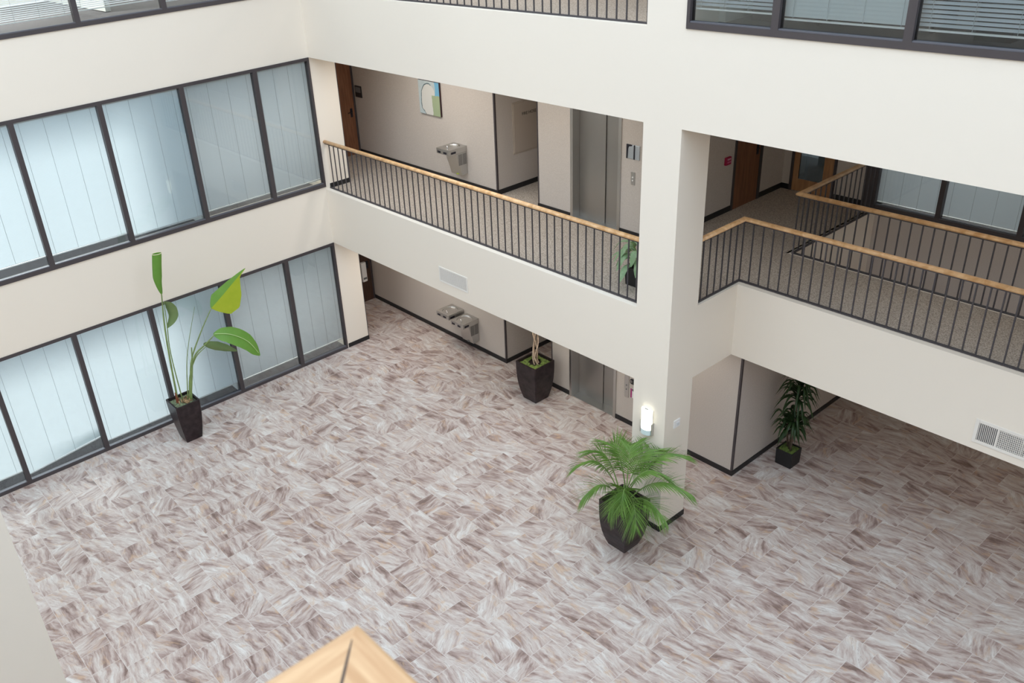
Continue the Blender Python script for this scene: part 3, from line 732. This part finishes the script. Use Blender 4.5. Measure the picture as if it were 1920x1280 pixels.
# ------------------------------------------------------------------ drinking fountains
def bowl_top(x0, x1, y0, y1, z):
    """flat steel deck with a sunken round basin"""
    m = MB(); cx, cy = (x0+x1)/2, (y0+y1)/2-.0; rx, ry = (x1-x0)*.41, (y1-y0)*.40; n = 24
    def ring(kx, ky, dz): return [(cx+kx*cos(2*pi*i/n), cy+ky*sin(2*pi*i/n), z+dz) for i in range(n)]
    def sq(i):
        a = 2*pi*i/n; c_, s_ = cos(a), sin(a); k = 1/max(abs(c_), abs(s_)); return (cx+(x1-x0)/2*c_*k, cy+(y1-y0)/2*s_*k, z)
    outer = [sq(i) for i in range(n)]
    m.rings([[(p[0], p[1], z-.02) for p in outer], outer, ring(rx, ry, 0), ring(rx*.93, ry*.93, -.02), ring(rx*.6, ry*.6, -.035), ring(.02, .02, -.038)])
    return m
def fountain_unit(r, x0, x1, y0, y1, zt, arm):
    """basin box with push bars; y0 front, y1 wall"""
    MB().box(x0, y0, zt-.115, x1, y1, zt-.018).build('basin_box', M_STEEL, r, bevel=.012)
    bowl_top(x0+.002, x1-.002, y0+.002, y1-.001, zt).build('basin', M_STEEL, r, smooth=False)
    w = x1-x0
    for q in (.22, .68): MB().box(x0+w*q-.045, y0-.008, zt-.088, x0+w*q+.045, y0+.003, zt-.048).build('push_bar', M_DARKREL, r)
    MB().box(x1-.003, y0+.05, zt-.088, x1+.008, y0+.17, zt-.048).build('push_bar', M_DARKREL, r)
    bx = x0+w*.72; by = y0+.06
    MB().tube([(bx, by, zt-.01), (bx, by, zt+.05), (bx-.03, by+.01, zt+.07), (bx-.06, by+.02, zt+.06)], .010, 8).build('bubbler', M_CHROME, r, smooth=True)
def side_grille(r, x, y0, y1, z0, z1):
    g = MB(); n = 14
    for half in (0, 1):
        a = y0+(y1-y0)*(.52*half); b = a+(y1-y0)*.46
        for k in range(n): z = z0+(z1-z0)*k/n; g.box(x-.002, a, z, x+.004, b, z+.012)
    g.build('side_louvres', simple('louvre_shadow_steel', (.27, .265, .26), .4, metal=.8), r)  # louvre shadow put into a darker steel colour
# upper floor: single
r = thing('drinking_fountain', 'single steel drinking fountain on the upper corridor wall below the painting', 'drinking fountain', (2.07, Y2-.004, H2))
fountain_unit(r, -.205, .205, -.47, 0, .855, 0)
MB().prism([(-.30, .74), (0, .74), (0, .28), (-.15, .26)], 'x', -.15, .20).build('cooler_body', M_STEEL, r, bevel=.01)
side_grille(r, .20, -.23, -.02, .49, .72)
MB().box(.03, -.172, .275, .09, -.150, .29).build('maker_badge', simple('lime_badge', (.45, .6, .05), .4), r)
# ground floor: two basins
r = thing('drinking_fountain', 'two-basin steel drinking fountain on the ground floor corridor wall', 'drinking fountain', (1.88, Y1-.004, 0))
fountain_unit(r, -.46, -.03, -.46, 0, .865, 0)
fountain_unit(r, .04, .46, -.46, 0, .805, 0)
MB().prism([(-.30, .72), (0, .72), (0, .24), (-.17, .22)], 'x', .07, .455).build('cooler_body', M_STEEL, r, bevel=.01)
MB().prism([(-.26, .76), (0, .76), (0, .52), (-.10, .52)], 'x', -.40, -.06).build('arm_body', M_STEEL, r, bevel=.01)
side_grille(r, .455, -.24, -.02, .44, .69)
MB().box(.26, -.20, .235, .32, -.165, .25).build('maker_badge', M_GREYPL, r)

# ------------------------------------------------------------------ column: sconce and plate
r = thing('wall_sconce', 'lit white glass wall lamp on the front of the column', 'lamp', (8.675, 0, 2.02))
n = 14; prof = [(.098*cos(pi+pi*k/n), -.030+.075*sin(pi+pi*k/n)) for k in range(n+1)]
MB().prism(prof+[(.098, -.022), (-.098, -.022)], 'z', -.135, .215).build('glass_shade', M_LAMP, r, smooth=False)
MB().prism(prof+[(.098, -.022), (-.098, -.022)], 'z', -.225, -.136).build('shade_tip', M_OPAL, r)
MB().box(-.09, -.022, -.24, .09, 0, .20).build('back_plate', M_STEEL, r)
MB().box(-.112, -.055, -.235, -.100, 0, -.02).build('side_bracket', M_STEEL, r)
MB().box(.100, -.055, -.235, .112, 0, -.02).build('side_bracket', M_STEEL, r)
MB().box(-.03, -.06, .215, .03, -.045, .222).build('top_slot', M_GREYPL, r)
r = thing('wall_plate', 'white switch plate on the side of the column', 'switch plate', (XR, .285, 1.965), pi/2)
MB().box(-.075, -.018, -.07, .075, 0, .07).build('plate', M_WHITEPL, r, bevel=.006)
MB().box(-.02, -.026, -.035, .045, -.017, .02).build('rocker', simple('pale_grey_rocker', (.7, .72, .74), .35), r, bevel=.003)

# ------------------------------------------------------------------ furniture behind the top floor glass
for (lab, x, y, w, d, h, ped) in (('dark desk behind the top floor glass next to the column', 9.25, .85, .95, .55, .72, True), ('dark low credenza behind the upper right glass', 11.9, .75, 1.3, .5, .74, True),
                                  ('dark long desk behind the sunlit blind', 10.35, .95, 1.1, .6, .72, True)):
    r = thing('desk', lab, 'desk', (x, y, H3))
    MB().box(0, 0, h-.03, w, d, h).build('desktop', M_DESK, r, bevel=.004)
    MB().box(.03, .03, 0, .38, d-.03, h-.03).build('pedestal', M_DESK, r)
    MB().box(w-.05, .03, 0, w-.02, d-.03, h-.03).build('end_panel', M_DESK, r)

# ------------------------------------------------------------------ planters and plants
def planter(r, w0, w1, h, m, name='pot', curve=1.8, rim=.03):
    """square planter: foot w0, mouth w1, sides bulging upward"""
    def sq(w, z, c=.06):
        a = w/2; b = a*(1-c); return [(-b, -a, z), (b, -a, z), (a, -b, z), (a, b, z), (b, a, z), (-b, a, z), (-a, b, z), (-a, -b, z)]
    R = []; n = 10
    for i in range(n+1):
        t_ = i/n; R.append(sq(w0+(w1-w0)*(1-(1-t_)**curve), h*t_))
    R += [sq(w1-2*rim, h), sq(w1-2*rim-.01, h-.06)]
    return MB().rings(R).build(name, m, r)
def moss(r, w, z, m, name='moss', hole=0, seed=1):
    rnd = random.Random(seed); n = 14; mb = MB(); V = []; Fc = []
    for i in range(n+1):
        for j in range(n+1):
            x, y = (i/n-.5)*w, (j/n-.5)*w
            V.append((x, y, z+.022*rnd.random()+.02*(1-(2*x/w)**2)*(1-(2*y/w)**2)))
    for i in range(n):
        for j in range(n):
            cx, cy = ((i+.5)/n-.5)*w, ((j+.5)/n-.5)*w
            if hole and cx*cx+cy*cy < hole*hole: continue
            a = i*(n+1)+j; Fc.append((a, a+n+1, a+n+2, a+1))
    return mb.add(V, Fc).build(name, m, r, smooth=True)
def smoothpath(P, n=10):
    P = [Vector(p) for p in P]
    if len(P) < 3: return [P[0].lerp(P[-1], i/n) for i in range(n+1)]
    out = []
    for i in range(len(P)-1):
        p0, p1, p2, p3 = P[max(i-1, 0)], P[i], P[i+1], P[min(i+2, len(P)-1)]
        for k in range(n):
            t_ = k/n
            out.append(.5*((2*p1)+(p2-p0)*t_+(2*p0-5*p1+4*p2-p3)*t_*t_+(3*p1-p0-3*p2+p3)*t_**3))
    out.append(P[-1]); return out
def blade(mb, path, widths, side, fold=0.0, up=Vector((0, 0, 1))):
    """leaf strip along a path: side = lateral direction hint, fold lifts the margins"""
    n = len(path); V = []
    for i, p in enumerate(path):
        d = (path[min(i+1, n-1)]-path[max(i-1, 0)]).normalized()
        s = Vector(side); s = (s-d*s.dot(d)).normalized(); nn = s.cross(d).normalized()
        t_ = i/(n-1)*(len(widths)-1); k = min(int(t_), len(widths)-2); w = widths[k]+(widths[k+1]-widths[k])*(t_-k)
        for q in (-1, -.5, 0, .5, 1): V.append(p+s*(w*q)+nn*(fold*w*abs(q)))
    F_ = []
    for i in range(n-1):
        for k in range(4): a = i*5+k; F_.append((a, a+1, a+6, a+5))
    mb.add(V, F_)

# paddle-leaf plant against the left window
r = thing('potted_paddle_plant', 'tall sparse paddle-leaf plant in dark square pot against the left windows', 'plant', (.757, -4.32, 0))
planter(r, .33, .50, .87, M_POT)
moss(r, .43, .80, M_MOSSG, seed=3)
mb = MB()
rn = random.Random(5)
for k in range(26):
    a = rn.uniform(0, 2*pi); q = rn.uniform(.03, .12); mb.tube([(q*cos(a), .03+q*sin(a)*1.2, .80), (q*.8*cos(a), .03+q*sin(a), .86+.05*rn.random()), (q*1.3*cos(a+.5), .03+q*1.4*sin(a+.5), .83)], .012, 5)
mb.build('root_clump', M_ROOT, r, smooth=True)
NV = Vector((.949, -.315, 0)); SV = Vector((.315, .949, 0))   # toward the viewer / along the window
def V3(l): return [Vector(p) for p in l]
stem = lambda pts, rad, m=M_BSTALK: MB().tube(smoothpath(pts, 6), rad if not isinstance(rad, tuple) else [rad[0]+(rad[1]-rad[0])*i/((len(pts)-1)*6 if len(pts) > 2 else 10) for i in range(((len(pts)-1)*6 if len(pts) > 2 else 10)+1)], 7).build('leaf_stalk', m, r, smooth=True)
stem([(-.03, -.09, .80), (-.012, -.035, 1.99), (.005, .015, 2.62), (.024, .074, 3.09), (.027, .082, 3.22)], (.020, .009))
stem([(-.035, -.095, .80), (-.032, -.085, 1.05)], (.030, .022), M_BSTALKR)
stem([(.00, .0, .80), (.0, -.01, 1.9), (.02, .05, 2.55), (.03, .085, 2.98)], (.013, .006))
stem([(.03, .09, .80), (.085, .257, 1.76), (.193, .581, 2.754)], (.013, .003))
stem([(.05, .15, .80), (.10, .30, 1.607), (.192, .578, 2.186), (.285, .859, 2.65)], (.020, .008))
stem([(.05, .15, .80), (.085, .257, 1.391), (.134, .404, 1.755), (.205, .619, 1.93), (.271, .815, 2.09)], (.026, .009))
stem([(.04, .13, .80), (.07, .22, 1.3), (.133, .4, 1.70), (.205, .618, 1.88)], (.020, .007))
stem([(.05, .14, .80), (.10, .30, 1.5), (.12, .37, 1.93)], (.018, .012))
# rolled upright leaf
P = smoothpath(V3([(.027, .082, 3.14), (.032, .07, 3.40), (.04, .105, 3.65), (.055, .16, 3.93)]), 8); m = MB(); RR = []
for i, p in enumerate(P):
    t_ = i/(len(P)-1); w = .012+.075*min(1, t_*2.2)**.8+.005*t_
    RR.append([p+SV*(w*cos(a)*.95)+NV*(w*.65*sin(a)) for a in [(.35+k/13*5.6) for k in range(14)]])
for i in range(len(RR)-1): pass
vs = [v for R_ in RR for v in R_]; m.add(vs, [(i*14+k, i*14+k+1, (i+1)*14+k+1, (i+1)*14+k) for i in range(len(RR)-1) for k in range(13)])
m.build('rolled_leaf', M_BIRD, r, smooth=True)
MB().tube(RR[-1], .006, 5).build('leaf_edge', M_EDGE, r)
MB().tube([R_[13] for R_ in RR[5:]], .005, 5).build('leaf_edge', M_EDGE, r)
# small dull drooping leaf
m = MB(); blade(m, smoothpath(V3([(.03, .09, 2.98), (.05, .16, 2.86), (.055, .17, 2.65), (.01, .03, 2.44)]), 8), [.01, .09, .12, .11, .07, .005], SV*.8+NV*.6, .25); m.build('leaf', M_BIRDD, r, smooth=True)
# large folded leaf, green half and yellow half
mid = smoothpath(V3([(.285, .859, 2.65), (.377, 1.10, 2.87), (.453, 1.34, 3.09), (.527, 1.587, 3.306)]), 8)
def halfblade(mid, off, widths, m, nm, r):
    n = len(mid); V = []
    for i, p in enumerate(mid):
        t_ = i/(n-1)*(len(widths)-1); k = min(int(t_), len(widths)-2); w = widths[k]+(widths[k+1]-widths[k])*(t_-k)
        for q in (0, .35, .7, 1): V.append(p+Vector(off)*(w*q)+Vector((0, 0, -.12*w*q*q)))
    MB().add(V, [(i*4+k, i*4+k+1, i*4+k+5, i*4+k+4) for i in range(n-1) for k in range(3)]).build(nm, m, r, smooth=True)
halfblade(mid, (-.35, -.30, .62), [.03, .24, .20, .15, .08, .005], M_BIRD, 'leaf', r)
halfblade(mid, (.28, .50, -.82), [.02, .33, .37, .25, .02, .001], M_BIRDY, 'yellowing_leaf_half', r)
# broad drooping leaf
bp_ = smoothpath(V3([(.255, .80, 2.10), (.39, 1.08, 2.03), (.49, 1.36, 1.80), (.52, 1.55, 1.43)]), 9)
m = MB(); blade(m, bp_, [.02, .13, .17, .18, .17, .13, .01], Vector((-.45, .62, .64)), .14); m.build('leaf', M_BIRD, r, smooth=True)
MB().tube([p+Vector((.012, 0, .012)) for p in bp_[1:-2]], .007, 5).build('leaf_midrib', simple('pale_midrib', (.42, .58, .24), .5), r)
# narrow leaf seen edge-on
m = MB(); blade(m, smoothpath(V3([(.19, .59, 1.95), (.24, .73, 1.87), (.30, .90, 1.78), (.385, 1.15, 1.64)]), 8), [.015, .08, .10, .08, .01], Vector((.2, .3, .9)), .35); m.build('leaf', M_BIRDD, r, smooth=True)

# palm by the column
r = thing('potted_palm', 'bushy feathery palm in dark tapered pot at the foot of the column', 'plant', (8.775, -.625, 0))
planter(r, .34, .57, .88, M_POT, curve=3.0)
moss(r, .50, .80, M_SOIL, 'soil', seed=4)
RV = Vector((.606, .795, 0)); TV = Vector((.795, -.606, 0))
rp = random.Random(11)
def keep(p):
    """the fronds rest against the column face, never inside it"""
    p = Vector(p)
    if p.y > .55 and p.x < .26:
        p.y = .55+.055*(1-math.exp(-(p.y-.55)/.25))
    return p
def frond(phi, length, rise, droop, width=.46, base=(0, 0), nl=34, roll=0.0):
    d = RV*cos(phi)-TV*sin(phi)    # phi: 0 view-right, 90 away, 270 toward viewer
    b = Vector((base[0], base[1], .86)); P = []
    for i in range(21):
        s_ = i/20; P.append(b+d*(length*(s_**1.15))+Vector((0, 0, rise*sin(min(1.0, s_*1.25)*pi/2)-droop*s_**2.4)))
    P = [keep(p) for p in P]
    st = MB().tube(P, [.011*(1-.85*i/20)+.001 for i in range(21)], 6).build('frond', M_PALMST, r, smooth=True)
    m = MB(); side = Vector((-d.y, d.x, 0))
    for k in range(nl):
        s_ = .30+.70*(k+.5)/nl; f = s_*20; i0 = min(int(f), 19); p = P[i0].lerp(P[i0+1], f-i0); tg = (P[i0+1]-P[i0]).normalized()
        u_ = (s_-.30)/.70; ll = width*(sin(pi*(.16+.80*u_))**.8)*rp.uniform(.88, 1.08)
        for sg in (-1, 1):
            out = (side*sg*(1.0-.55*u_)+tg*(.55+.75*u_)).normalized(); up = Vector((0, 0, 1))
            upn = (tg.cross(side)).normalized(); upn = upn if upn.z > 0 else -upn
            dr = rp.uniform(.16, .30); q = []
            for j in range(5):
                t_ = j/4; q.append(p+out*(ll*t_)+upn*(ll*.20*t_)-up*(ll*dr*t_*t_*1.3))
            lat = tg*.75+upn*.25+Vector((rp.uniform(-.2, .2), rp.uniform(-.2, .2), rp.uniform(-.1, .1)))
            V = []
            for j, pt in enumerate(q):
                w = .0165*(1-.95*(j/4)**1.8)*(1 if j else .5); V += [pt-lat*w, pt+lat*w]
            m.add([keep(v) for v in V], [(2*j, 2*j+1, 2*j+3, 2*j+2) for j in range(4)])
    m.build('leaflets', M_PALM, st)
rad = radians
for a in ((rad(10), 1.0, .84, .22), (rad(338), .94, .62, .26), (rad(35), .80, .80, .14), (rad(308), .72, .34, .30), (rad(268), .62, .40, .46), (rad(222), .58, .50, .40), (rad(196), .66, .58, .30),
          (rad(168), .68, .82, .24), (rad(145), .52, .88, .14), (rad(70), .55, .86, .10), (rad(245), .52, .62, .40), (rad(352), .66, .74, .26), (rad(120), .42, .86, .08)):
    frond(*a, base=(rp.uniform(-.08, .08), rp.uniform(-.08, .08)))
for k in range(5):
    a = k*1.26; MB().tube([(.07*cos(a), .07*sin(a), .80), (.05*cos(a), .05*sin(a), 1.12)], [.02, .012], 7).build('stem', M_PALMST, r, smooth=True)

# braided tree by the elevator
r = thing('potted_braided_tree', 'dark tapered pot with moss and pale braided stems beside the ground floor elevator', 'plant', (4.66, 1.51, 0))
planter(r, .36, .56, .86, M_POT, curve=2.6)
moss(r, .49, .80, M_MOSS, hole=.13, seed=6)
MB().box(-.2, -.2, .76, .2, .2, .785).build('soil', M_SOIL, r)
for k in range(5):
    ph = 2*pi*k/5; P = []
    for i in range(34):
        s_ = i/33; a = ph+s_*7.5*(1 if k % 2 else -1); q = .075*(1-.45*s_)*(.75+.25*cos(6*s_+k))
        P.append((q*cos(a)+.02, q*sin(a), .77+s_*1.25))
    MB().tube(P, [.017-.006*i/33 for i in range(34)], 7).build('stem', M_BARK, r, smooth=True)
m = MB(); rq = random.Random(21)
for k in range(170):
    a = rq.uniform(0, 2*pi); e_ = rq.uniform(.1, 1); q = .42*e_**.5; z = 2.12+rq.uniform(-.12, .38)*(1-.4*e_)
    b = Vector((q*cos(a), q*sin(a)*.9, z)); d = Vector((cos(a+rq.uniform(-.8, .8)), sin(a+rq.uniform(-.8, .8)), rq.uniform(-.5, .2))).normalized()
    blade(m, [b, b+d*.05+Vector((0, 0, .005)), b+d*.10-Vector((0, 0, .012))], [.004, .024, .002], Vector((-d.y, d.x, .1)), .2)
m.build('foliage', M_BIRD, r)
for k in range(9):
    a = k*.7; MB().tube([(.02, 0, 2.0), (.16*cos(a), .16*sin(a), 2.18), (.34*cos(a), .34*sin(a), 2.3)], [.009, .006, .003], 5).build('branch', M_BARK, r)

# dark strap-leaf plant in the right corridor
r = thing('potted_strap_leaf_plant', 'dark drooping strap-leaf plant in black cube pot by the right corridor wall', 'plant', (9.385, 3.06, 0))
planter(r, .30, .315, .31, M_POTB, curve=1.0, rim=.012)
moss(r, .285, .275, M_MOSS, seed=8)
canes = [((0, 0), (.03, .04), 1.60), ((.05, -.04), (.07, -.05), .98), ((-.05, .05), (-.10, .02), .80)]
rd = random.Random(3)
for (b0, b1, h) in canes:
    MB().tube([(b0[0], b0[1], .27), ((b0[0]+b1[0])/2, (b0[1]+b1[1])/2, h*.6), (b1[0], b1[1], h)], [.02, .017, .014], 8).build('cane', M_DCANE, r, smooth=True)
    m = MB()
    nl = {1.60: 54, .98: 36, .80: 30}[h]
    for k in range(nl):
        t_ = k/nl; z = h-(.36 if h > 1.5 else .24)*(1-t_)+.02; a = k*2.39996+rd.uniform(-.3, .3); ln = rd.uniform(.38, .50) if h > 1.5 else rd.uniform(.32, .42); d = Vector((cos(a), sin(a), 0))
        f = (z-.27)/(h-.27); c = Vector((b0[0]+(b1[0]-b0[0])*f, b0[1]+(b1[1]-b0[1])*f, z)); rise = .10+.24*t_*rd.random()
        if c.x+d.x*ln*.8+9.385 < XE1+.03: ln *= .62
        P = [c+d*(ln*s_*(.98-.16*s_))+Vector((0, 0, rise*sin(pi*min(s_*1.15, 1)*.62)*1.2-ln*.66*s_**2.3)) for s_ in [j/7 for j in range(8)]]
        blade(m, P, [.012, .020, .024, .023, .016, .002], Vector((-d.y, d.x, 0)), .3)
    m.build('leaf_head', M_DRAC, r, smooth=True)

# small plant on the upper balcony beside the column
r = thing('potted_variegated_plant', 'silvery broad-leaf plant in dark pot behind the balcony rail beside the column', 'plant', (7.885, .665, H2))
planter(r, .32, .36, .30, M_POTB, curve=1.0, rim=.015)
moss(r, .32, .25, M_SOIL, 'soil', seed=9)
rs = random.Random(8)
for k in range(30):
    a = k*2.39996; d = Vector((cos(a), sin(a), 0)); ln = rs.uniform(.26, .40); e_ = k/30
    b = Vector((rs.uniform(-.05, .05), rs.uniform(-.05, .05), .26)); top = b+d*(.10+.10*(1-e_))+Vector((0, 0, .10+.30*e_))
    if b.y+d.y*ln < -.40: ln *= .7
    P = smoothpath([b, top, top+d*(ln*.5)+Vector((0, 0, .04*e_)), top+d*ln*(.85)-Vector((0, 0, .20-.05*e_))], 4)
    m = MB(); MBs = MB().tube(P[:6], .006, 5); 
    blade(m, P[4:], [.01, .045, .055, .045, .003], Vector((-d.y, d.x, 0)), .18)
    m.build('leaf', M_AGLA, MBs.build('leaf_stalk', M_PALMST, r), smooth=True)
